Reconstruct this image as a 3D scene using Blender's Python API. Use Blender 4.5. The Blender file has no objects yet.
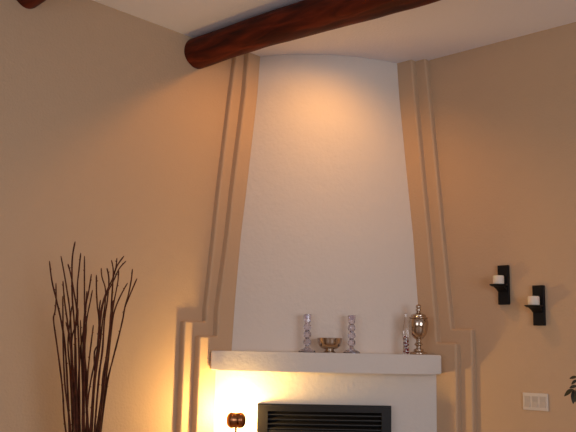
import bpy, bmesh, math, random
from mathutils import Vector, Matrix, noise

random.seed(7)
S = bpy.context.scene
COL = S.collection
PI = math.pi
q = 1 / math.sqrt(2)

# ------------------------------------------------------------------ room frame
# corner of the room at the origin; left wall = plane x 0, right wall = plane y 0, floor z 0
H = 3.40          # ceiling
EX, EY = 6.5, 6.5   # room extents
CAM = Vector((3.806, -4.43, 1.5))
FOC, ROLL = 830.0, 0.02
PITCH = math.atan(134 / 830.0)
Fh = Vector((-0.6845, 0.729, 0)).normalized()
Rt = Vector((0.729, 0.6845, 0)).normalized()
UP = Vector((0, 0, 1))


def ray(x, y):
    dx, dy = x - 288, y - 216
    a = dx + ROLL * dy
    b = -(dy - ROLL * dx)
    fw = FOC * math.cos(PITCH) - b * math.sin(PITCH)
    return Rt * a + Fh * fw + UP * (FOC * math.sin(PITCH) + b * math.cos(PITCH))


def on_x(x, y, X):
    """the point of the vertical plane x = X (parallel to the left wall) seen at a pixel"""
    d = ray(x, y)
    return CAM + d * ((X - CAM.x) / d.x)


def sw(s, w, z=0.0):
    """fireplace frame: s along its front (to the right), w out of the corner"""
    return Vector(((w + s) * q, (s - w) * q, z))


# ------------------------------------------------------------------ materials
def mat(name, col, rough=0.6, metal=0.0, bump=None, var=None, spec=0.5, **kw):
    m = bpy.data.materials.new(name)
    m.use_nodes = True
    nt = m.node_tree
    b = nt.nodes['Principled BSDF']
    b.inputs['Base Color'].default_value = (*col, 1)
    b.inputs['Roughness'].default_value = rough
    b.inputs['Metallic'].default_value = metal
    b.inputs['Specular IOR Level'].default_value = spec
    for k, v in kw.items():
        b.inputs[k].default_value = v
    tc = nt.nodes.new('ShaderNodeTexCoord')
    if var:
        amt, sc = var
        n = nt.nodes.new('ShaderNodeTexNoise')
        n.inputs['Scale'].default_value = sc
        n.inputs['Detail'].default_value = 4
        nt.links.new(tc.outputs['Object'], n.inputs['Vector'])
        r = nt.nodes.new('ShaderNodeValToRGB')
        r.color_ramp.elements[0].position = 0.3
        r.color_ramp.elements[1].position = 0.7
        r.color_ramp.elements[0].color = (*[c * (1 - amt) for c in col], 1)
        r.color_ramp.elements[1].color = (*[min(1, c * (1 + amt)) for c in col], 1)
        nt.links.new(n.outputs['Fac'], r.inputs['Fac'])
        nt.links.new(r.outputs['Color'], b.inputs['Base Color'])
    if bump:
        last = None
        for sc, dist in bump:
            n = nt.nodes.new('ShaderNodeTexNoise')
            n.inputs['Scale'].default_value = sc
            n.inputs['Detail'].default_value = 3
            nt.links.new(tc.outputs['Object'], n.inputs['Vector'])
            bp = nt.nodes.new('ShaderNodeBump')
            bp.inputs['Strength'].default_value = 1.0
            bp.inputs['Distance'].default_value = dist
            nt.links.new(n.outputs['Fac'], bp.inputs['Height'])
            if last:
                nt.links.new(last.outputs['Normal'], bp.inputs['Normal'])
            last = bp
        nt.links.new(last.outputs['Normal'], b.inputs['Normal'])
    return m


def wood_mat():
    m = mat('log_wood', (0.12, 0.02, 0.007), 0.55, spec=0.14)
    nt = m.node_tree
    b = nt.nodes['Principled BSDF']
    tc = nt.nodes.new('ShaderNodeTexCoord')
    mp = nt.nodes.new('ShaderNodeMapping')
    mp.inputs['Scale'].default_value = (2.6, 15, 15)
    n = nt.nodes.new('ShaderNodeTexNoise')
    n.inputs['Scale'].default_value = 1.4
    n.inputs['Detail'].default_value = 6
    n.inputs['Distortion'].default_value = 0.6
    r = nt.nodes.new('ShaderNodeValToRGB')
    e = r.color_ramp.elements
    e[0].position, e[0].color = 0.30, (0.030, 0.006, 0.004, 1)
    e[1].position, e[1].color = 0.72, (0.17, 0.024, 0.007, 1)
    x = e.new(0.5)
    x.color = (0.085, 0.012, 0.004, 1)
    nt.links.new(tc.outputs['Object'], mp.inputs['Vector'])
    nt.links.new(mp.outputs['Vector'], n.inputs['Vector'])
    nt.links.new(n.outputs['Fac'], r.inputs['Fac'])
    # dark knots
    v = nt.nodes.new('ShaderNodeTexVoronoi')
    v.inputs['Scale'].default_value = 4.3
    mp2 = nt.nodes.new('ShaderNodeMapping')
    mp2.inputs['Scale'].default_value = (0.7, 1.25, 1.25)
    nt.links.new(tc.outputs['Object'], mp2.inputs['Vector'])
    nt.links.new(mp2.outputs['Vector'], v.inputs['Vector'])
    r2 = nt.nodes.new('ShaderNodeValToRGB')
    r2.color_ramp.elements[0].position = 0.06
    r2.color_ramp.elements[0].color = (0.12, 0.10, 0.10, 1)
    r2.color_ramp.elements[1].position = 0.17
    r2.color_ramp.elements[1].color = (1, 1, 1, 1)
    nt.links.new(v.outputs['Distance'], r2.inputs['Fac'])
    mx = nt.nodes.new('ShaderNodeMix')
    mx.data_type = 'RGBA'
    mx.blend_type = 'MULTIPLY'
    mx.inputs['Factor'].default_value = 1
    nt.links.new(r.outputs['Color'], mx.inputs['A'])
    nt.links.new(r2.outputs['Color'], mx.inputs['B'])
    nt.links.new(mx.outputs['Result'], b.inputs['Base Color'])
    bp = nt.nodes.new('ShaderNodeBump')
    bp.inputs['Distance'].default_value = 0.004
    nt.links.new(n.outputs['Fac'], bp.inputs['Height'])
    nt.links.new(bp.outputs['Normal'], b.inputs['Normal'])
    return m


def emit_mat(name, col, st):
    m = bpy.data.materials.new(name)
    m.use_nodes = True
    b = m.node_tree.nodes['Principled BSDF']
    b.inputs['Base Color'].default_value = (*col, 1)
    b.inputs['Emission Color'].default_value = (*col, 1)
    b.inputs['Emission Strength'].default_value = st
    return m


def glass_mat(name, col, rough=0.02, ior=1.5):
    m = bpy.data.materials.new(name)
    m.use_nodes = True
    b = m.node_tree.nodes['Principled BSDF']
    b.inputs['Base Color'].default_value = (*col, 1)
    b.inputs['Roughness'].default_value = rough
    b.inputs['IOR'].default_value = ior
    b.inputs['Transmission Weight'].default_value = 1
    return m


TAN = (0.54, 0.383, 0.248)
WHITE = (0.70, 0.655, 0.60)
M = dict(
    tan=mat('tan_plaster', TAN, 0.75, bump=[(75, 0.0018), (9, 0.004)], spec=0.25),
    tantrim=mat('tan_trim_plaster', TAN, 0.72, bump=[(75, 0.002)], spec=0.25),
    white=mat('white_plaster', WHITE, 0.7, bump=[(45, 0.0018), (11, 0.0045)], spec=0.3),
    mantel=mat('mantel_plaster', WHITE, 0.7, bump=[(50, 0.0015), (14, 0.002)], spec=0.3),
    ceil=mat('ceiling_plaster', (0.82, 0.80, 0.83), 0.85, bump=[(70, 0.003)], spec=0.2),
    floor=mat('floor_tile', (0.36, 0.25, 0.17), 0.45, var=(0.2, 3)),
    wood=wood_mat(),
    black=mat('black_iron', (0.007, 0.007, 0.008), 0.5, bump=[(120, 0.001)], spec=0.2),
    insert=mat('black_enamel', (0.009, 0.008, 0.008), 0.45, spec=0.25),
    slat=mat('black_slat', (0.010, 0.009, 0.009), 0.4),
    dark=mat('firebox_dark', (0.004, 0.004, 0.004), 0.9),
    fglass=mat('dark_fire_glass', (0.01, 0.01, 0.012), 0.08),
    wax=mat('ivory_wax', (0.78, 0.70, 0.60), 0.55, **{'Subsurface Weight': 0.15}),
    wick=mat('wick', (0.05, 0.04, 0.03), 0.9),
    silver=mat('darkened_silver', (0.56, 0.46, 0.37), 0.10, 1.0),  # base darkened to stand in for reflections of a dark room
    bronze=mat('bronze', (0.36, 0.15, 0.065), 0.22, 1.0),
    crystal=glass_mat('crystal', (0.86, 0.83, 0.97), 0.0, 1.7),
    clear=glass_mat('clear_glass', (0.96, 0.93, 0.92), 0.02, 1.45),
    red=mat('red_beads', (0.30, 0.012, 0.012), 0.3),
    pale=mat('pale_beads', (0.75, 0.62, 0.55), 0.4),
    twig=mat('twig_bark', (0.075, 0.019, 0.008), 0.7, var=(0.45, 40), bump=[(90, 0.002)], spec=0.2),
    vase=mat('vase_glaze', (0.06, 0.03, 0.02), 0.25, var=(0.3, 8)),
    plate=mat('switch_plastic', (0.66, 0.60, 0.53), 0.4),
    rocker=mat('switch_rocker', (0.52, 0.46, 0.40), 0.35),
    leaf=mat('leaf_green', (0.034, 0.030, 0.011), 0.5, var=(0.4, 20)),
    bark=mat('plant_bark', (0.12, 0.07, 0.04), 0.8),
    pot=mat('clay_pot', (0.35, 0.14, 0.07), 0.7),
    soil=mat('soil', (0.03, 0.02, 0.015), 0.95),
    frame=mat('window_paint', (0.7, 0.68, 0.64), 0.5),
    pane=glass_mat('window_glass', (0.95, 0.97, 1.0), 0.0, 1.45),
    bulb=emit_mat('lamp_bulb', (1.0, 0.66, 0.30), 60),
    can=emit_mat('can_bulb', (1.0, 0.70, 0.40), 30),
    hearth=mat('hearth_stone', (0.42, 0.30, 0.20), 0.6, var=(0.2, 6)),
)


# ------------------------------------------------------------------ builders
def link(name, bm, m, parent=None, smooth=False, angle=None, weighted=False):
    bmesh.ops.recalc_face_normals(bm, faces=bm.faces[:])
    me = bpy.data.meshes.new(name)
    bm.to_mesh(me)
    bm.free()
    if smooth:
        for p in me.polygons:
            p.use_smooth = True
        if angle:
            me.set_sharp_from_angle(angle=angle)
    me.materials.append(M[m] if isinstance(m, str) else m)
    o = bpy.data.objects.new(name, me)
    if weighted:
        wn = o.modifiers.new('normals', 'WEIGHTED_NORMAL')
        wn.keep_sharp = True
        wn.weight = 100
    COL.objects.link(o)
    if parent:
        o.parent = parent
    return o


def tag(o, label, cat, group=None):
    o['label'] = label
    o['category'] = cat
    if group:
        o['group'] = group
    return o


def struct(o):
    o['kind'] = 'structure'
    return o


def thing(name, label, cat, loc=(0, 0, 0), group=None, rotz=0.0):
    o = bpy.data.objects.new(name, None)
    o.empty_display_size = 0.05
    COL.objects.link(o)
    o.location = loc
    o.rotation_euler = (0, 0, rotz)
    return tag(o, label, cat, group)


def copy_tree(o, parent=None):
    c = o.copy()
    COL.objects.link(c)
    if parent:
        c.parent = parent
    for ch in list(o.children):
        copy_tree(ch, c)
    return c


def box(bm, x0, x1, y0, y1, z0, z1, bev=0.0, seg=2):
    r = bmesh.ops.create_cube(bm, size=1)
    vs = r['verts']
    for v in vs:
        v.co = Vector((x0 + (v.co.x + .5) * (x1 - x0), y0 + (v.co.y + .5) * (y1 - y0), z0 + (v.co.z + .5) * (z1 - z0)))
    if bev:
        es = list({e for v in vs for e in v.link_edges})
        bmesh.ops.bevel(bm, geom=es, offset=bev, segments=seg, affect='EDGES', profile=0.5)
    return bm


def prism(bm, poly, up, h=None):
    """extrude a polygon (list of 3-D points) by vector up"""
    a = [bm.verts.new(p) for p in poly]
    b = [bm.verts.new(Vector(p) + up) for p in poly]
    n = len(a)
    bm.faces.new(a)
    bm.faces.new(b[::-1])
    for i in range(n):
        bm.faces.new((a[i], a[(i + 1) % n], b[(i + 1) % n], b[i]))
    return a, b


def lathe(bm, prof, seg=32, a0=0.0, a1=2 * PI, close=True, axis='z', org=(0, 0, 0)):
    """revolve [(r, z), ...]"""
    full = abs(a1 - a0 - 2 * PI) < 1e-6
    rings = []
    org = Vector(org)
    for r, z in prof:
        ring = []
        k = seg if full else seg + 1
        for i in range(k):
            a = a0 + (a1 - a0) * i / seg
            p = Vector((r * math.cos(a), r * math.sin(a), z))
            if axis == 'x':
                p = Vector((z, r * math.cos(a), r * math.sin(a)))
            elif axis == 'y':
                p = Vector((r * math.cos(a), z, r * math.sin(a)))
            ring.append(bm.verts.new(org + p))
        rings.append(ring)
    for j in range(len(rings) - 1):
        A, B = rings[j], rings[j + 1]
        k = len(A)
        for i in range(k if full else k - 1):
            bm.faces.new((A[i], A[(i + 1) % k], B[(i + 1) % k], B[i]))
    if close and full:
        for ring in (rings[0], rings[-1]):
            if (ring[0].co - ring[len(ring) // 2].co).length > 1e-5:
                bm.faces.new(ring)
    bmesh.ops.remove_doubles(bm, verts=bm.verts[:], dist=1e-6)
    return bm


def smooth_prof(pts, n=6):
    """Catmull-Rom through profile points"""
    out = []
    P = [pts[0]] + list(pts) + [pts[-1]]
    for i in range(1, len(P) - 2):
        p0, p1, p2, p3 = P[i - 1], P[i], P[i + 1], P[i + 2]
        for k in range(n):
            t = k / n
            out.append(tuple(0.5 * ((2 * p1[c]) + (-p0[c] + p2[c]) * t + (2 * p0[c] - 5 * p1[c] + 4 * p2[c] - p3[c]) * t * t
                                    + (-p0[c] + 3 * p1[c] - 3 * p2[c] + p3[c]) * t ** 3) for c in range(len(p1))))
    out.append(tuple(pts[-1]))
    return out


def tube(bm, pts, rad, seg=8, cap=True):
    pts = [Vector(p) for p in pts]
    n = len(pts)
    rings = []
    ref = Vector((1, 0.13, 0.07)).normalized()
    for i, p in enumerate(pts):
        t = (pts[min(i + 1, n - 1)] - pts[max(i - 1, 0)]).normalized()
        u = t.cross(ref).normalized()
        v = t.cross(u)
        r = rad[i] if isinstance(rad, (list, tuple)) else rad
        rings.append([bm.verts.new(p + (u * math.cos(2 * PI * k / seg) + v * math.sin(2 * PI * k / seg)) * r) for k in range(seg)])
    for j in range(n - 1):
        for k in range(seg):
            bm.faces.new((rings[j][k], rings[j][(k + 1) % seg], rings[j + 1][(k + 1) % seg], rings[j + 1][k]))
    if cap:
        bm.faces.new(rings[0])
        bm.faces.new(rings[-1])
    return bm


def interp(tbl, z):
    """piecewise linear through [(z, v)...] with falling z"""
    for (z0, v0), (z1, v1) in zip(tbl, tbl[1:]):
        if z <= z0 and z >= z1:
            return v0 + (v1 - v0) * (z0 - z) / (z0 - z1)
    return tbl[0][1] if z > tbl[0][0] else tbl[-1][1]


# ------------------------------------------------------------------ room shell
T = 0.12


def wall_with_window(name, P0, ux, uz_h, L, win, thick):
    """wall from P0 along ux (length L) with a rectangular opening win=(a0,a1,z0,z1); thick = outward vector"""
    a0, a1, z0, z1 = win
    bm = bmesh.new()
    for (s0, s1, t0, t1) in ((0, a0, 0, uz_h), (a1, L, 0, uz_h), (a0, a1, 0, z0), (a0, a1, z1, uz_h)):
        prism(bm, [P0 + ux * s0 + UP * t0, P0 + ux * s1 + UP * t0, P0 + ux * s1 + UP * t1, P0 + ux * s0 + UP * t1], thick)
    bmesh.ops.remove_doubles(bm, verts=bm.verts[:], dist=1e-5)
    return struct(link(name, bm, 'tan'))


struct(link('floor', box(bmesh.new(), -T, EX + T, -EY - T, T, -T, 0), 'floor'))
struct(link('ceiling', box(bmesh.new(), -T, EX + T, -EY - T, T, H, H + T), 'ceil'))
struct(link('wall_left', box(bmesh.new(), -T, 0, -EY, T, 0, H), 'tan'))
struct(link('wall_right', box(bmesh.new(), 0, EX + T, 0, T, 0, H), 'tan'))
W1 = (1.8, 4.8, 0.8, 2.7)
W2 = (1.8, 4.8, 0.8, 2.7)
wall_with_window('wall_back', Vector((0, -EY, 0)), Vector((1, 0, 0)), H, EX, W1, Vector((0, -T, 0)))
wall_with_window('wall_front', Vector((EX, -EY, 0)), Vector((0, 1, 0)), H, EY, W2, Vector((T, 0, 0)))


def fill_window(name, P0, ux, n, win):
    a0, a1, z0, z1 = win
    root = struct(bpy.data.objects.new(name, None))
    COL.objects.link(root)
    root.location = P0 + ux * a0 + UP * z0
    inv = -root.location
    bm = bmesh.new()
    fw = 0.06

    def slab(s0, s1, t0, t1, d0, d1, b):
        prism(b, [P0 + inv + ux * s0 + UP * t0 + n * d0, P0 + inv + ux * s1 + UP * t0 + n * d0,
                  P0 + inv + ux * s1 + UP * t1 + n * d0, P0 + inv + ux * s0 + UP * t1 + n * d0], n * (d1 - d0))
    am = (a0 + a1) / 2
    slab(a0, a1, z0, z0 + fw, -0.09, -0.03, bm)
    slab(a0, a1, z1 - fw, z1, -0.09, -0.03, bm)
    slab(a0, a0 + fw, z0 + fw, z1 - fw, -0.09, -0.03, bm)
    slab(a1 - fw, a1, z0 + fw, z1 - fw, -0.09, -0.03, bm)
    slab(am - .025, am + .025, z0 + fw, z1 - fw, -0.09, -0.03, bm)
    link('window_frame', bm, 'frame', root)
    for s0, s1 in ((a0 + fw, am - .025), (am + .025, a1 - fw)):
        bm = bmesh.new()
        slab(s0, s1, z0 + fw, z1 - fw, -0.065, -0.058, bm)
        link('window_pane', bm, 'pane', root)


fill_window('fill_window_1', Vector((0, -EY, 0)), Vector((1, 0, 0)), Vector((0, 1, 0)), W1)  # unseen windows, added to carry the fill light
fill_window('fill_window_2', Vector((EX, -EY, 0)), Vector((0, 1, 0)), Vector((-1, 0, 0)), W2)

# ------------------------------------------------------------------ stepped plaster layers on both walls
BT0, BT1 = 0.04, 0.085     # layer thicknesses


def layer(name, side, edge, step_d, step_z, t0, t1):
    """edge: [(z, distance from corner)] from ceiling down to the step; then out to step_d and down to the floor"""
    top = [(edge[0][1], H)] + [(d, z) for z, d in edge if step_z + .04 < z < H - .01]
    di = edge[-1][1]
    ri, ro = 0.010, 0.014
    arc_in = [(di + ri - ri * math.cos(a), step_z + ri - ri * math.sin(a)) for a in (0, .52, 1.05, PI / 2)]
    arc_out = [(step_d - ro + ro * math.sin(a), step_z - ro + ro * math.cos(a)) for a in (0, .52, 1.05, PI / 2)]
    poly = [(0.0, H)] + top + arc_in + arc_out + [(step_d, 0.0), (0.0, 0.0)]
    n = len(poly)
    P = [Vector(p) for p in poly]
    # outline edges are rounded, the ceiling, corner and floor edges are not
    off = [1 if 1 <= i <= n - 3 else 0 for i in range(n)]      # edge i: i -> i+1

    def inset(r):
        out = []
        for i in range(n):
            a, b, c = P[i - 1], P[i], P[(i + 1) % n]
            d0, d1 = (b - a).normalized(), (c - b).normalized()
            n0, n1 = Vector((d0.y, -d0.x)), Vector((d1.y, -d1.x))     # clockwise outline: inward normals
            o0, o1 = off[i - 1] * r, off[i] * r
            A0, B0 = a + n0 * o0, b + n1 * o1
            den = d0.x * d1.y - d0.y * d1.x
            if abs(den) < 1e-4:
                out.append(b + n0 * o0)
            else:
                w = B0 - A0
                t = (w.x * d1.y - w.y * d1.x) / den
                out.append(A0 + d0 * t)
        return out
    R = 0.013
    levels = [(0.0, t0), (0.0, t1 - R)] + [(R * (1 - math.cos(a)), t1 - R + R * math.sin(a)) for a in (.4, .8, 1.2, PI / 2)]
    bm = bmesh.new()
    rings = []
    for r, t in levels:
        rings.append([bm.verts.new((t, -p.x, p.y) if side == 'left' else (p.x, -t, p.y)) for p in inset(r)])
    for A, B in zip(rings, rings[1:]):
        for i in range(n):
            bm.faces.new((A[i], A[(i + 1) % n], B[(i + 1) % n], B[i]))
    bm.faces.new(rings[0])
    bm.faces.new(rings[-1])
    return struct(link(name, bm, 'tantrim', smooth=True, angle=math.radians(35), weighted=True))


LA = [(3.4, .932), (3.097, .970), (2.469, 1.041), (2.185, 1.067), (1.727, 1.113), (1.660, 1.112)]
LB = [(3.4, .866), (3.109, .888), (2.476, .966), (2.191, .994), (1.729, 1.057), (1.574, 1.058)]
RA = [(3.4, .886), (3.148, .914), (2.515, .977), (2.226, 1.004), (1.760, 1.051), (1.648, 1.060)]
RB = [(3.4, .811), (3.153, .834), (2.516, .898), (2.226, .929), (1.759, .972), (1.563, .985)]
layer('trim_1', 'left', LA, 1.281, 1.658, 0, BT0)
layer('trim_2', 'left', LB, 1.199, 1.573, BT0, BT1)
layer('trim_3', 'right', RA, 1.203, 1.646, 0, BT0)
layer('trim_4', 'right', RB, 1.122, 1.562, BT0, BT1)

# ------------------------------------------------------------------ fireplace
fp = thing('fireplace', 'white plaster corner fireplace with tapered curved chimney breast and mantel', 'fireplace', (0.09, -0.09, 0))
FO = Vector((0.09, -0.09, 0))
E0 = BT1 + 0.001


def arc(L, R, bulge, n=20):
    """plan curve from L to R bulging away from the corner"""
    L, R = Vector(L), Vector(R)
    out = []
    nrm = Vector((q, -q, 0))
    for i in range(n + 1):
        t = i / n
        p = L.lerp(R, t) + nrm * bulge * (1 - (2 * t - 1) ** 2)
        out.append(p)
    return out


ZM0, ZM1 = 1.375, 1.489
WL = [(3.4, .766), (3.136, .782), (2.494, .856), (2.202, .893), (1.8, .926), (1.489, .943)]
WR = [(3.4, .696), (3.175, .712), (2.528, .783), (2.234, .818), (1.8, .852), (1.489, .876)]


def shell(rows):
    bm = bmesh.new()
    rings = []
    for z, pts in rows:
        ring = [bm.verts.new(Vector((p.x, p.y, z)) - FO) for p in pts] + [bm.verts.new(Vector((E0, -E0, z)) - FO)]
        rings.append(ring)
    for A, B in zip(rings, rings[1:]):
        k = len(A)
        for i in range(k):
            bm.faces.new((A[i], A[(i + 1) % k], B[(i + 1) % k], B[i]))
    bm.faces.new(rings[0])
    bm.faces.new(rings[-1])
    return bm


rows = []
for i in range(24):
    z = ZM1 + (H - 0.001 - ZM1) * i / 23
    rows.append((z, arc((E0, -interp(WL, z), 0), (interp(WR, z), -E0, 0), 0.098)))
link('chimney_breast', shell(rows), 'white', fp, smooth=True, angle=math.radians(40))

rows = [(z, arc((E0, -1.068, 0), (0.982, -E0, 0), 0.03)) for z in (0.40, 0.7, 1.0, ZM0)]
link('surround', shell(rows), 'white', fp, smooth=True, angle=math.radians(40))


def mantel_plan():
    sl, sr, wf = -0.7225, 0.642, 0.872
    p = [sw(sl, -sl + E0 / q)]          # meets left trim face x = E0
    for i in range(25):
        t = i / 24
        s = sl + (sr - sl) * t
        p.append(sw(s, wf + 0.10 * (1 - (2 * t - 1) ** 2)))
    p.append(sw(sr, sr + E0 / q))
    p.append(Vector((E0, -E0, 0)))
    return p


bm = bmesh.new()
mp_ = [p - FO + UP * (ZM0 + .0005) for p in mantel_plan()]
a, b = prism(bm, mp_, UP * (ZM1 - ZM0 - .001))
es = []
n = len(a)
for ring in (a, b):
    for i in range(0, n - 2):
        es.append(bm.edges.get((ring[i], ring[i + 1])))
for i in (1, n - 3):
    es.append(bm.edges.get((a[i], b[i])))
bmesh.ops.bevel(bm, geom=es, offset=0.011, segments=3, affect='EDGES', profile=0.5)
link('mantel_shelf', bm, 'mantel', fp, smooth=True, angle=math.radians(40), weighted=True)

# raised hearth below
bm = bmesh.new()
hp = [sw(-0.9, 0.9 + E0 / q), sw(-0.9, 1.30), sw(0.80, 1.30), sw(0.80, 0.8 + E0 / q), Vector((E0, -E0, 0))]
hp = [Vector((max(p.x, 0.087), min(p.y, -0.087), 0)) - FO for p in hp]
prism(bm, hp, UP * 0.398)
link('hearth', bm, 'hearth', fp)

# ------------------------------------------------------------------ gas insert (black, louvred)
IW0, IW1 = 0.838, 0.872
ins = thing('fireplace_insert', 'black metal fireplace insert with louvred top set in the white surround', 'fireplace insert', sw(-0.047, 0.85, 0.40), None, PI / 4)
# local frame: x along the front, -y towards the room
SL, SR, ZT = -0.387, 0.387, 0.781


def ibox(bm, x0, x1, d0, d1, z0, z1, bev=0.0):
    return box(bm, x0, x1, -(d1 - 0.85), -(d0 - 0.85), z0, z1, bev)


bm = bmesh.new()
SB, TB = 0.054, 0.034
ibox(bm, SL, SL + SB, IW0 - .01, IW1, 0.001, ZT)
ibox(bm, SR - SB, SR, IW0 - .01, IW1, 0.001, ZT)
ibox(bm, SL + SB, SR - SB, IW0 - .01, IW1, ZT - TB, ZT)
ibox(bm, SL + SB, SR - SB, IW0 - .01, IW1, 0.001, 0.05)
bmesh.ops.remove_doubles(bm, verts=bm.verts[:], dist=1e-5)
link('frame', bm, 'insert', ins)
bm = bmesh.new()
t = 0.006
ibox(bm, SL - t, SR + t, IW0 - .012, IW0 - .002 + .012, ZT, ZT + t)
ibox(bm, SL - t, SL, IW0 - .012, IW0 + .01, 0.001, ZT)
ibox(bm, SR, SR + t, IW0 - .012, IW0 + .01, 0.001, ZT)
link('flange', bm, 'insert', ins)
bm = bmesh.new()
ibox(bm, SL + SB, SR - SB, IW0 - .01, IW0 - .004, 0.05, ZT - TB)
link('firebox', bm, 'dark', ins)
LZ1 = ZT - TB
for k in range(4):
    zc = LZ1 - 0.014 - k * 0.0265
    bm = bmesh.new()
    p = [Vector((SL + SB, -(IW1 - .006 - .85), zc - .007)), Vector((SL + SB, -(IW1 - .006 - .85), zc - .003)),
         Vector((SL + SB, -(IW0 - .85), zc + .011)), Vector((SL + SB, -(IW0 - .85), zc + .007))]
    prism(bm, p, Vector((SR - SL - 2 * SB, 0, 0)))
    link('louver_slat', bm, 'slat', ins)
bm = bmesh.new()
ibox(bm, SL + SB, SR - SB, IW0 - .003, IW1 - .004, LZ1 - 0.145, LZ1 - 0.106, 0.003)
ibox(bm, SL + SB, SL + SB + .03, IW0 - .003, IW1 - .004, 0.05, LZ1 - 0.145)
ibox(bm, SR - SB - .03, SR - SB, IW0 - .003, IW1 - .004, 0.05, LZ1 - 0.145)
link('door_frame', bm, 'insert', ins)
bm = bmesh.new()
ibox(bm, SL + SB + .03, SR - SB - .03, IW0 - .002, IW0 + .01, 0.05, LZ1 - 0.145)
link('glass_door', bm, 'fglass', ins)

# ------------------------------------------------------------------ round log beams (vigas)
def beam(y, z, r, seed, label, grow=0.0, lean=0.0):
    bm = bmesh.new()
    seg, nl = 40, 260
    L = EX - 0.001
    rings = []
    for j in range(nl + 1):
        x = 0.0005 + L * j / nl
        g = max(0.0, min(1.0, (x - 0.55) / 1.0)) * grow
        cy = 0.006 * noise.noise(Vector((x * 0.9, seed, 0))) + 0.045 * g + lean * x
        rx = r + 0.012 * g
        zc = z - 0.012 * g
        ring = []
        for i in range(seg):
            a = 2 * PI * i / seg
            d = Vector((math.cos(a), math.sin(a)))
            rr = rx * (1 + 0.028 * noise.noise(Vector((x * 2.1, d.x * .8 + seed, d.y * .8)))
                      + 0.034 * noise.noise(Vector((x * 5.2, d.x * 1.4 + seed, d.y * 1.4)))) - 0.002
            zz = zc + rr * d.y
            ring.append(bm.verts.new((x, y + cy + rr * d.x, min(zz, H - 0.0005))))
        rings.append(ring)
    for A, B in zip(rings, rings[1:]):
        for i in range(seg):
            bm.faces.new((A[i], A[(i + 1) % seg], B[(i + 1) % seg], B[i]))
    bm.faces.new(rings[0])
    bm.faces.new(rings[-1])
    o = link('log_beam', bm, 'wood', smooth=True, angle=math.radians(60))
    return tag(o, label, 'beam', 'round log beams under the ceiling')


beam(-1.240, 3.3045, 0.0955, 3.1, 'dark reddish round log ceiling beam crossing in front of the white chimney', 1.0)
beam(-2.395, 3.314, 0.088, 9.4, 'dark log beam end showing at the top left corner of the picture', 0.0, -0.12)

# ------------------------------------------------------------------ recessed ceiling spot between beam and chimney
CX, CY = 0.93, -0.975
can = thing('recessed_light', 'round recessed ceiling spotlight between the log beam and the chimney', 'ceiling light', (CX, CY, H))
bm = bmesh.new()
lathe(bm, [(0.066, -0.0005), (0.085, -0.0005), (0.083, -0.010), (0.068, -0.010)], 32, close=False)
vs = bm.verts[:]
link('trim_ring', bm, 'frame', can, smooth=True, angle=0.6)
bm = bmesh.new()
lathe(bm, [(0.064, -0.001), (0.060, -0.004), (0.0, -0.006)], 32, close=False)
link('bulb', bm, 'can', can, smooth=True)
sp = bpy.data.lights.new('ceiling_spot', 'SPOT')
sp.energy = 24.5
sp.color = (1.0, 0.42, 0.08)
sp.spot_size = math.radians(158)
sp.spot_blend = 0.62
sp.shadow_soft_size = 0.035
so = bpy.data.objects.new('ceiling_spot', sp)
COL.objects.link(so)
so.location = (CX, CY, H - 0.03)
so.rotation_euler = Vector((-0.27, 0.0, -1.0)).to_track_quat('-Z', 'Y').to_euler()

# ------------------------------------------------------------------ lamp beside the insert
LS, LW, LZ = -0.560, 0.985, 1.103
lamp = thing('table_lamp', 'small glowing bronze lamp under the left end of the mantel beside the insert', 'lamp', sw(LS, LW, 0.398), None, PI / 4)
hz = LZ - 0.398
bm = bmesh.new()
lathe(bm, smooth_prof([(0.0, 0.001), (0.075, 0.001), (0.078, 0.010), (0.05, 0.020), (0.012, 0.032), (0.007, 0.05)], 4), 32)
link('base', bm, 'bronze', lamp, smooth=True, angle=0.7)
bm = bmesh.new()
lathe(bm, [(0.0065, 0.045), (0.0055, hz - 0.040)], 14)
link('stem', bm, 'bronze', lamp, smooth=True, angle=0.7)
bm = bmesh.new()   # two-lobed half shell, open towards the wall
prof = smooth_prof([(0.006, -0.056), (0.030, -0.050), (0.046, -0.033), (0.0465, -0.017), (0.042, 0.0), (0.0465, 0.017), (0.046, 0.033), (0.030, 0.050), (0.006, 0.056)], 5)
lathe(bm, prof, 30, a0=PI + math.radians(-70 + 0), a1=PI + math.radians(70), axis='x', org=(0, 0, hz), close=False)
o = link('lamp_head', bm, 'bronze', lamp, smooth=True)
md = o.modifiers.new('shell', 'SOLIDIFY')
md.thickness = 0.003
bm = bmesh.new()
bmesh.ops.create_uvsphere(bm, u_segments=24, v_segments=14, radius=0.020, matrix=Matrix.Translation((0, 0.012, hz)))
link('bulb', bm, 'bulb', lamp, smooth=True)
pl = bpy.data.lights.new('lamp_light', 'POINT')
pl.energy = 24
pl.color = (1.0, 0.61, 0.19)
pl.shadow_soft_size = 0.042
po = bpy.data.objects.new('lamp_light', pl)
COL.objects.link(po)
po.location = sw(LS, LW - 0.045, LZ + 0.022)

# ------------------------------------------------------------------ mantel objects
MZ = ZM1 - 0.0003


def at_mantel(px, w):
    """s where the vertical plane of depth w is seen at image column px (near the mantel top)"""
    d = ray(px, 352)
    n0 = (CAM.x - CAM.y) * q
    t_ = (w - n0) / ((d.x - d.y) * q)
    p = CAM + d * t_
    return sw((p.x + p.y) * q, w, MZ)


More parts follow.
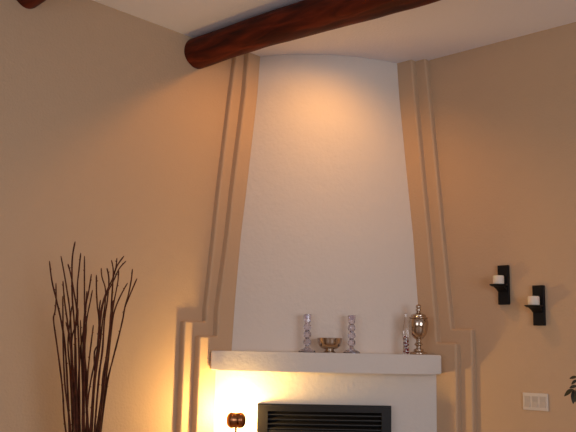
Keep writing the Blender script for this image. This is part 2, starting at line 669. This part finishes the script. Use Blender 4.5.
def candlestick(label, loc, rot):
    t_ = thing('crystal_candlestick', label, 'candlestick', loc, 'crystal candlesticks on the mantel', rot)
    bm = bmesh.new()
    lathe(bm, [(0.0, 0.0), (0.050, 0.0), (0.051, 0.006), (0.040, 0.014), (0.022, 0.022), (0.013, 0.030)], 12)
    link('base', bm, 'crystal', t_)
    bm = bmesh.new()
    prof = [(0.013, 0.029)]
    for c in (0.060, 0.104, 0.148):
        prof += [(0.011, c - 0.022), (0.0205, c - 0.013), (0.0245, c), (0.0205, c + 0.013), (0.011, c + 0.022)]
    prof += [(0.013, 0.172)]
    lathe(bm, prof, 12)
    # twist the facets
    for v in bm.verts:
        a_ = v.co.z * 9
        v.co = Matrix.Rotation(a_, 3, 'Z') @ v.co
    link('stem', bm, 'crystal', t_)
    bm = bmesh.new()
    lathe(bm, [(0.0, 0.171), (0.014, 0.171), (0.021, 0.180), (0.0235, 0.218), (0.021, 0.222), (0.0145, 0.220), (0.012, 0.196), (0.0, 0.194)], 12)
    link('candle_cup', bm, 'crystal', t_)
    return t_


candlestick('clear crystal candlestick on the mantel left of the small silver bowl', at_mantel(307.0, 0.885), 0.2)
candlestick('clear crystal candlestick on the mantel right of the small silver bowl', at_mantel(351.5, 0.885), 0.55)

tb = thing('footed_bowl', 'small shiny silver footed bowl between the two crystal candlesticks', 'bowl', at_mantel(329.5, 0.895))
bm = bmesh.new()
lathe(bm, smooth_prof([(0.0, 0.018), (0.027, 0.019), (0.054, 0.031), (0.069, 0.052), (0.0755, 0.082), (0.077, 0.084), (0.0745, 0.0835), (0.067, 0.054), (0.050, 0.036), (0.0, 0.024)], 5), 40, close=False)
link('bowl', bm, 'silver', tb, smooth=True)
bm = bmesh.new()
lathe(bm, smooth_prof([(0.037, 0.0), (0.038, 0.004), (0.032, 0.009), (0.027, 0.014), (0.027, 0.0202)], 4), 32)
link('foot', bm, 'silver', tb, smooth=True, angle=0.8)

ur = thing('lidded_urn', 'tall silver lidded urn at the right end of the mantel', 'urn', at_mantel(418.6, 0.845))
bm = bmesh.new()
lathe(bm, smooth_prof([(0.050, 0.0), (0.053, 0.006), (0.050, 0.013), (0.034, 0.019), (0.030, 0.024), (0.030, 0.030), (0.018, 0.036)], 4), 36)
link('foot', bm, 'silver', ur, smooth=True, angle=0.8)
bm = bmesh.new()
lathe(bm, smooth_prof([(0.016, 0.035), (0.014, 0.048), (0.022, 0.054), (0.026, 0.061), (0.020, 0.067), (0.015, 0.078), (0.018, 0.090)], 4), 36)
link('stem', bm, 'silver', ur, smooth=True)
bm = bmesh.new()
lathe(bm, smooth_prof([(0.016, 0.089), (0.030, 0.098), (0.048, 0.122), (0.058, 0.158), (0.060, 0.186), (0.056, 0.205), (0.052, 0.212)], 6), 40)
link('body', bm, 'silver', ur, smooth=True, angle=0.9)
bm = bmesh.new()
lathe(bm, smooth_prof([(0.055, 0.212), (0.058, 0.216), (0.055, 0.221), (0.046, 0.224), (0.045, 0.233), (0.036, 0.239), (0.022, 0.244), (0.013, 0.250)], 4), 40)
lid = link('lid', bm, 'silver', ur, smooth=True, angle=0.8)
bm = bmesh.new()
lathe(bm, smooth_prof([(0.011, 0.249), (0.010, 0.253), (0.016, 0.258), (0.0165, 0.268), (0.011, 0.273), (0.0155, 0.279), (0.0155, 0.288), (0.010, 0.296), (0.0, 0.298)], 4), 24)
link('finial', bm, 'silver', lid, smooth=True)

bt = thing('slim_bottle', 'slim clear glass bottle with red filling beside the silver urn', 'bottle', at_mantel(406.0, 0.845))
bm = bmesh.new()
lathe(bm, smooth_prof([(0.0, 0.001), (0.016, 0.001), (0.0185, 0.006), (0.0175, 0.05), (0.0175, 0.12), (0.016, 0.16), (0.012, 0.19), (0.0075, 0.215), (0.007, 0.240), (0.009, 0.243), (0.0, 0.244)], 4), 24)
link('glass_body', bm, 'clear', bt, smooth=True, angle=0.9)
rb = random.Random(3)
bmr, bmp = bmesh.new(), bmesh.new()
for k in range(31):
    z = 0.010 + k * 0.0031
    a_ = rb.random() * 6.28
    r_ = 0.0075
    b_ = bmr if (int(z / 0.019) % 2 == 1 and k % 4) else (bmp if k % 3 else bmr)
    bmesh.ops.create_icosphere(b_, subdivisions=2, radius=0.0065, matrix=Matrix.Translation((r_ * math.cos(a_), r_ * math.sin(a_), z)))
link('red_filling', bmr, 'red', bt, smooth=True)['kind'] = 'stuff'
link('pale_filling', bmp, 'pale', bt, smooth=True)['kind'] = 'stuff'

# ------------------------------------------------------------------ wall sconces with candles on the right wall
def sconce(label, x, ztop, zbot, clabel):
    zc = ztop - 0.121
    t_ = thing('candle_sconce', label, 'wall sconce', (x, 0, zc), 'iron candle sconces on the right wall')
    h = (ztop - zbot)
    up = ztop - zc
    bm = bmesh.new()
    box(bm, -0.0325, 0.0375, -0.020, -0.0005, up - h, up, 0.003)
    link('back_plate', bm, 'black', t_)
    bm = bmesh.new()
    lathe(bm, [(0.0, -0.006), (0.040, -0.006), (0.051, 0.0), (0.052, 0.005), (0.048, 0.004), (0.0, 0.001)], 36, org=(0, -0.069, 0))
    link('tray', bm, 'black', t_, smooth=True, angle=0.5)
    bm = bmesh.new()
    pts = [Vector((-0.03, -0.019, -0.006)), Vector((-0.03, -0.080, -0.006)), Vector((-0.03, -0.060, -0.013)), Vector((-0.03, -0.040, -0.022)), Vector((-0.03, -0.019, -0.036))]
    prism(bm, pts, Vector((0.06, 0, 0)))
    link('bracket', bm, 'black', t_)
    c = thing('pillar_candle', clabel, 'candle', (x, -0.069, zc + 0.0015), 'short candles on the iron sconces')
    bm = bmesh.new()
    lathe(bm, [(0.0, 0.0), (0.031, 0.0), (0.032, 0.003), (0.032, 0.050), (0.029, 0.054), (0.020, 0.0535), (0.0, 0.053)], 32)
    link('wax', bm, 'wax', c, smooth=True, angle=0.6)
    bm = bmesh.new()
    tube(bm, [(0, 0, 0.052), (0.001, 0, 0.060), (0.003, 0, 0.066)], 0.0012, 6)
    link('wick', bm, 'wick', c)


sconce('black iron candle sconce on the right wall, the higher one nearer the chimney', 1.401, 2.017, 1.787, 'short ivory candle on the higher sconce nearer the chimney')
sconce('black iron candle sconce on the right wall, the lower one farther right', 1.618, 1.891, 1.664, 'short ivory candle on the lower sconce farther right')

# ------------------------------------------------------------------ light switch
sw_t = thing('light_switch', 'pale three gang light switch plate low on the right wall', 'light switch', (1.580, 0, 1.2415))
bm = bmesh.new()
box(bm, -0.0755, 0.0755, -0.009, -0.0005, -0.0475, 0.0475, 0.003)
link('wall_plate', bm, 'plate', sw_t)
for k in (-1, 0, 1):
    bm = bmesh.new()
    p = [Vector((-0.0165 + k * 0.046, -0.0085, -0.030)), Vector((-0.0165 + k * 0.046, -0.0150, -0.030)),
         Vector((-0.0165 + k * 0.046, -0.0100, 0.0)), Vector((-0.0165 + k * 0.046, -0.0125, 0.030)), Vector((-0.0165 + k * 0.046, -0.0085, 0.030))]
    prism(bm, p, Vector((0.033, 0, 0)))
    link('rocker', bm, 'rocker', sw_t)

# ------------------------------------------------------------------ floor vase with bare branches
VX = 0.34
vc = on_x(82.5, 432, VX)
VY = vc.y
tv = thing('floor_vase', 'tall dark glazed floor vase by the left wall holding bare branches', 'vase', (VX, VY, 0))
bm = bmesh.new()
lathe(bm, smooth_prof([(0.0, 0.001), (0.10, 0.001), (0.115, 0.02), (0.16, 0.25), (0.155, 0.45), (0.11, 0.66), (0.098, 0.76), (0.112, 0.80), (0.106, 0.803), (0.092, 0.76), (0.10, 0.66), (0.145, 0.45), (0.15, 0.25), (0.10, 0.03), (0.0, 0.02)], 5), 48, close=False)
link('body', bm, 'vase', tv, smooth=True)

GB = 'bare branches in the floor vase'
# traced outlines, tip first (image column, row); d = lean of the tip away from the wall
TW = [
    ([(49.5, 261), (52, 281), (56.5, 300), (61, 320), (65, 345), (67.5, 385), (69.5, 432)], .00, 'bare brown branch whose tip is farthest left in the bundle'),
    ([(56, 283), (56.2, 300), (55, 312), (53.6, 320), (57, 345), (61, 375), (63, 395), (64, 415), (66, 432)], .04, 'bare brown branch bowing outward along the left edge of the bundle'),
    ([(61, 256), (64, 272), (67, 290), (70, 312), (72, 350), (73.5, 390), (75, 432)], -.05, 'bare branch with second tip from the left, standing tall'),
    ([(68, 264), (71, 275), (74, 292), (77, 312), (79, 350), (80, 432)], .07, 'bare branch with a tip just left below the tallest tip'),
    ([(75.2, 241.5), (72.6, 256), (72, 275), (72.5, 300), (74.5, 325), (76, 360), (77, 432)], .02, 'tallest bare branch in the bundle with a bent tip'),
    ([(80.8, 253), (79, 270), (77.5, 285), (77.3, 305), (75.5, 330), (75, 365), (75.5, 432)], -.03, 'thick bare branch whose tip is just right of the tallest'),
    ([(84.5, 256), (84.5, 290), (84.8, 320), (84.5, 360), (84, 432)], .09, 'very straight thin upright branch in the left half of the bundle'),
    ([(91.5, 274), (89, 290), (86, 305), (84, 322), (83, 360), (82.5, 432)], .05, 'bare branch leaning right at the middle gap of the bundle, higher of two'),
    ([(92.5, 290), (90, 303), (86.5, 322), (85, 350), (86, 390), (87, 432)], -.06, 'bare branch leaning right at the middle gap of the bundle, lower of two'),
    ([(96.5, 275), (96.5, 290), (97.5, 307), (99, 320), (98.5, 345), (94, 380), (90, 432)], .03, 'thin bare branch just right of the middle gap of the bundle'),
    ([(101.3, 268), (102, 277), (105.5, 289), (105, 305), (102.5, 322), (100, 345), (95.5, 378), (91, 432)], -.04, 'kinked bare branch third from the middle gap in the right half'),
    ([(107, 268), (109, 280), (107.5, 300), (104.5, 320), (102.5, 350), (99.5, 372), (97, 400), (94.5, 432)], .08, 'short tipped bare branch left of the crossing twigs in the right half'),
    ([(111.5, 260), (113.3, 270), (112.6, 285), (111.5, 302), (110.5, 322), (106, 360), (102, 400), (97, 432)], -.07, 'bare branch upright through the crossing twigs in the right half'),
    ([(117, 258), (116, 267), (113.4, 278), (112, 300), (109.5, 330), (105, 370), (100.5, 410), (98, 432)], .01, 'bare branch with a straight tip just left of the highest right tip'),
    ([(124, 256), (117, 266), (112.5, 279), (106, 293), (101.5, 308), (99.5, 322), (97.5, 350), (94, 390), (92, 432)], .12, 'bare branch with the highest tip in the right half, slanting right'),
    ([(126, 261), (119, 269), (113.5, 281), (106.8, 294), (103, 305), (101, 318), (98, 346), (92, 375), (88, 400), (86, 432)], .10, 'bare branch slanting right, tip just below the highest right tip'),
    ([(118.8, 270), (118, 281), (116, 292), (113.3, 306), (111.5, 325), (108, 350), (103.5, 390), (99.5, 432)], .05, 'thick bare branch in the dense right-hand cluster of stems'),
    ([(127.5, 283), (120, 297), (114.5, 311), (112, 325), (109, 352), (104.5, 392), (98.5, 432)], -.02, 'short bare branch leaning right between the dense cluster and right edge'),
    ([(132.5, 269), (131.3, 280), (128.6, 294), (125, 307), (122.5, 321), (116.5, 345), (109, 375), (105, 400), (100.5, 432)], -.05, 'thin bare branch with the second tip from the right edge'),
    ([(137, 278.5), (129.5, 296), (125, 307.5), (123, 318), (117.5, 342), (112.5, 361), (107.5, 380), (104.5, 402), (101, 432)], .03, 'bare brown branch whose tip is farthest right in the bundle'),
    ([(63, 281), (63.8, 292), (65.2, 306), (68, 325), (71, 352), (73, 432)], .10, 'dark bare branch beginning low just right of the leftmost twig'),
    ([(62.8, 296), (63, 320), (63.4, 350), (65, 385), (69, 415), (71, 432)], -.08, 'short upright bare branch low at the left of the bundle'),
    ([(87, 291), (86, 306), (84.5, 325), (80.5, 350), (78.5, 390), (79, 432)], .06, None),
    ([(72, 306), (70.5, 318), (68, 345), (70.5, 375), (73, 432)], -.02, None),
    ([(66, 322), (69, 335), (71, 352), (75, 385), (79, 432)], .11, None),
    ([(80.5, 320), (81, 340), (82, 370), (83.5, 400), (84.5, 432)], -.05, None),
    ([(78, 308), (77.5, 322), (72.5, 335), (71.5, 360), (74.5, 400), (77.5, 432)], .00, None),
    ([(93.5, 325), (91, 345), (88, 372), (86.8, 400), (88.5, 432)], .02, 'short thin bare branch low in the middle gap of the bundle'),
    ([(100.5, 300), (99, 316), (100.5, 340), (94.5, 352), (95, 378), (93, 405), (90.5, 432)], -.06, None),
    ([(86, 316), (86.4, 330), (84.7, 352), (87, 380), (86.5, 405), (88, 432)], .07, None),
    ([(113.5, 300), (110.5, 316), (108.8, 345), (103.5, 372), (101, 400), (96, 432)], .09, None),
]
rt = random.Random(11)
for px, lean, lab in TW:
    P = smooth_prof(px, 4)
    n = len(P)
    bx = VX + rt.uniform(-0.045, 0.045)
    pts, rad = [], []
    y0, y1 = P[0][1], P[-1][1]
    r0 = rt.uniform(0.0029, 0.0037)
    r1 = rt.uniform(0.0039, 0.0051)
    for (x, y) in P:
        f = (y1 - y) / (y1 - 240)
        p = on_x(x, y, bx + lean * f * 1.3)
        k = (y - y0) / (y1 - y0)
        pts.append(p)
        rad.append((r0 + (r1 - r0) * min(1, k * 1.4)) * (1 + 0.10 * rt.uniform(-1, 1)))
    # down into the vase
    last = pts[-1]
    base = Vector((VX + (bx - VX) * 0.8, VY + (last.y - VY) * 0.45, 0.79))
    foot = Vector((VX + (VX - bx) * 0.6, VY - (last.y - VY) * 0.30, 0.10))
    pts += [last.lerp(base, .5), base, base.lerp(foot, .5), foot]
    rad += [r1] * 4
    rad[0] = r0 * 0.6
    org = foot.copy()
    bm = bmesh.new()
    tube(bm, [p - org for p in pts], rad, 7)
    # buds / small knots
    for k in range(2, n - 2, 4):
        p = pts[k] - org
        dirn = Vector((rt.uniform(-1, 1), rt.uniform(-1, 1), 0.6)).normalized()
        tube(bm, [p, p + dirn * 0.009], [rad[k] * 0.9, rad[k] * 0.35], 5)
    o = link('bare_branch', bm, 'twig', smooth=True)
    o.location = org
    tag(o, lab or 'bare brown branch lost among the crowded dark stems low in the bundle', 'branch', GB)

# ------------------------------------------------------------------ potted plant whose leaves reach in at the right edge
PX_, PY_ = 2.06, -0.36
tp = thing('potted_plant', 'leafy green potted plant at the right edge, only its leaf tips showing', 'plant', (PX_, PY_, 0))
bm = bmesh.new()
lathe(bm, [(0.0, 0.001), (0.12, 0.001), (0.16, 0.26), (0.172, 0.262), (0.172, 0.30), (0.155, 0.30), (0.148, 0.262), (0.0, 0.262)], 36, close=False)
link('pot', bm, 'pot', tp, smooth=True, angle=0.5)
bm = bmesh.new()
lathe(bm, [(0.149, 0.266), (0.10, 0.275), (0.0, 0.28)], 24, close=False)
link('soil', bm, 'soil', tp, smooth=True)
rl = random.Random(5)
bmS, bmL = bmesh.new(), bmesh.new()
tube(bmS, [(0, 0, 0.27), (0.01, 0.0, 0.55), (-0.005, 0.01, 0.85), (0.0, 0, 1.10)], [0.014, 0.012, 0.010, 0.006], 10)


def leaf(bm, base, d, L, droop, nrm=None):
    d = d.normalized()
    side = d.cross(nrm or UP).normalized()
    rows = []
    for i in range(8):
        t_ = i / 7
        c = base + d * L * t_ + Vector((0, 0, -droop * L * t_ * t_))
        wd = L * 0.21 * math.sin(PI * min(1, t_ * 0.94 + 0.04)) ** 0.8 + 0.0004
        rows.append([bm.verts.new(c - side * wd + UP * wd * 0.25), bm.verts.new(c), bm.verts.new(c + side * wd + UP * wd * 0.25)])
    for A, B in zip(rows, rows[1:]):
        for k in range(2):
            bm.faces.new((A[k], A[k + 1], B[k + 1], B[k]))


def pray(x, y, Y):
    d = ray(x, y)
    return CAM + d * ((Y - CAM.y) / d.y)


PO = Vector((PX_, PY_, 0))
# the branch that reaches into the frame, with its leaves
tip = pray(573.5, 389, -0.40) - PO
bp_ = [Vector((0, 0, 1.02)), Vector((-0.06, -0.01, 1.18)), tip.lerp(Vector((-0.06, -0.01, 1.2)), .45) + Vector((0, 0, .03)), tip]
tube(bmS, bp_, [0.005, 0.004, 0.0028, 0.0018], 7)
for (x0, y0, x1, y1, dr) in ((577, 377, 570, 378.5, .1), (577, 380, 572, 384, .1), (573, 389.5, 565.3, 395.5, .15), (574, 390, 573.3, 402, .1), (577, 386, 570, 388, .1), (578, 391, 576, 401, .1), (576, 389, 579, 398, .2)):
    p0 = pray(x0, y0, -0.40 + rl.uniform(-.015, .015)) - PO
    p1 = pray(x1, y1, -0.41 + rl.uniform(-.03, .02)) - PO
    dd = p1 - p0
    L = dd.length
    leaf(bmL, p0, dd + Vector((0, 0, dr * L)), L * 1.05, dr, Vector((0.45, -0.75, rl.uniform(.1, .5))))
for k in range(9):
    a_ = rl.uniform(-2.0, 2.0)
    L = rl.uniform(.12, .24)
    st = Vector((0, 0, rl.uniform(.6, 1.08)))
    en = st + Vector((math.cos(a_) * L, min(math.sin(a_) * L, 0.2), rl.uniform(.02, .14)))
    tube(bmS, [st, st.lerp(en, .5) + Vector((0, 0, .02)), en], [.005, .004, .002], 6)
    for j in range(9):
        b0 = st.lerp(en, rl.uniform(.3, 1))
        dd = Vector((rl.uniform(-1, 1), rl.uniform(-1, 1), rl.uniform(-.6, .5)))
        if b0.x < -0.05:
            continue
        leaf(bmL, b0, dd, rl.uniform(.045, .07), .3)
link('stem', bmS, 'bark', tp, smooth=True)
link('foliage', bmL, 'leaf', tp, smooth=True)['kind'] = 'stuff'

# ------------------------------------------------------------------ added fill lights at the unseen windows behind the camera
def area(name, loc, d, sx, sy, e, col):
    l = bpy.data.lights.new(name, 'AREA')
    l.shape = 'RECTANGLE'
    l.size, l.size_y = sx, sy
    l.energy = e
    l.color = col
    o = bpy.data.objects.new(name, l)
    COL.objects.link(o)
    o.location = loc
    o.rotation_euler = Vector(d).to_track_quat('-Z', 'Y').to_euler()
    return o


FILL_TINT = (0.93, 0.96, 1.06)
area('fill_light', (3.3, -EY - 0.01, 1.75), (0, 1, 0.0), 2.85, 1.75, 36, FILL_TINT)
area('fill_light', (EX + 0.01, -EY + 3.3, 1.75), (-1, 0, 0.0), 2.85, 1.75, 74, FILL_TINT)

wd = bpy.data.worlds.new('sky')
S.world = wd
wd.use_nodes = True
wd.node_tree.nodes['Background'].inputs['Color'].default_value = (0.6, 0.65, 0.75, 1)
wd.node_tree.nodes['Background'].inputs['Strength'].default_value = 0.5

# ------------------------------------------------------------------ camera
cd = bpy.data.cameras.new('camera')
cd.sensor_width = 36
cd.lens = FOC / 576 * 36
cam = bpy.data.objects.new('camera', cd)
COL.objects.link(cam)
fwd = Fh * math.cos(PITCH) + UP * math.sin(PITCH)
upc = UP * math.cos(PITCH) - Fh * math.sin(PITCH)
cx = (Rt + upc * ROLL).normalized()
cy = (upc - Rt * ROLL).normalized()
mw = Matrix((cx, cy, -fwd)).transposed().to_4x4()
mw.translation = CAM
cam.matrix_world = mw
S.camera = cam

S.view_settings.view_transform = 'Standard'
S.view_settings.look = 'None'
S.view_settings.gamma = 1
S.view_settings.use_curve_mapping = False
S.view_settings.exposure = 0.0
S.cycles.use_denoising = True
S.cycles.max_bounces = 8
S.cycles.sample_clamp_indirect = 4
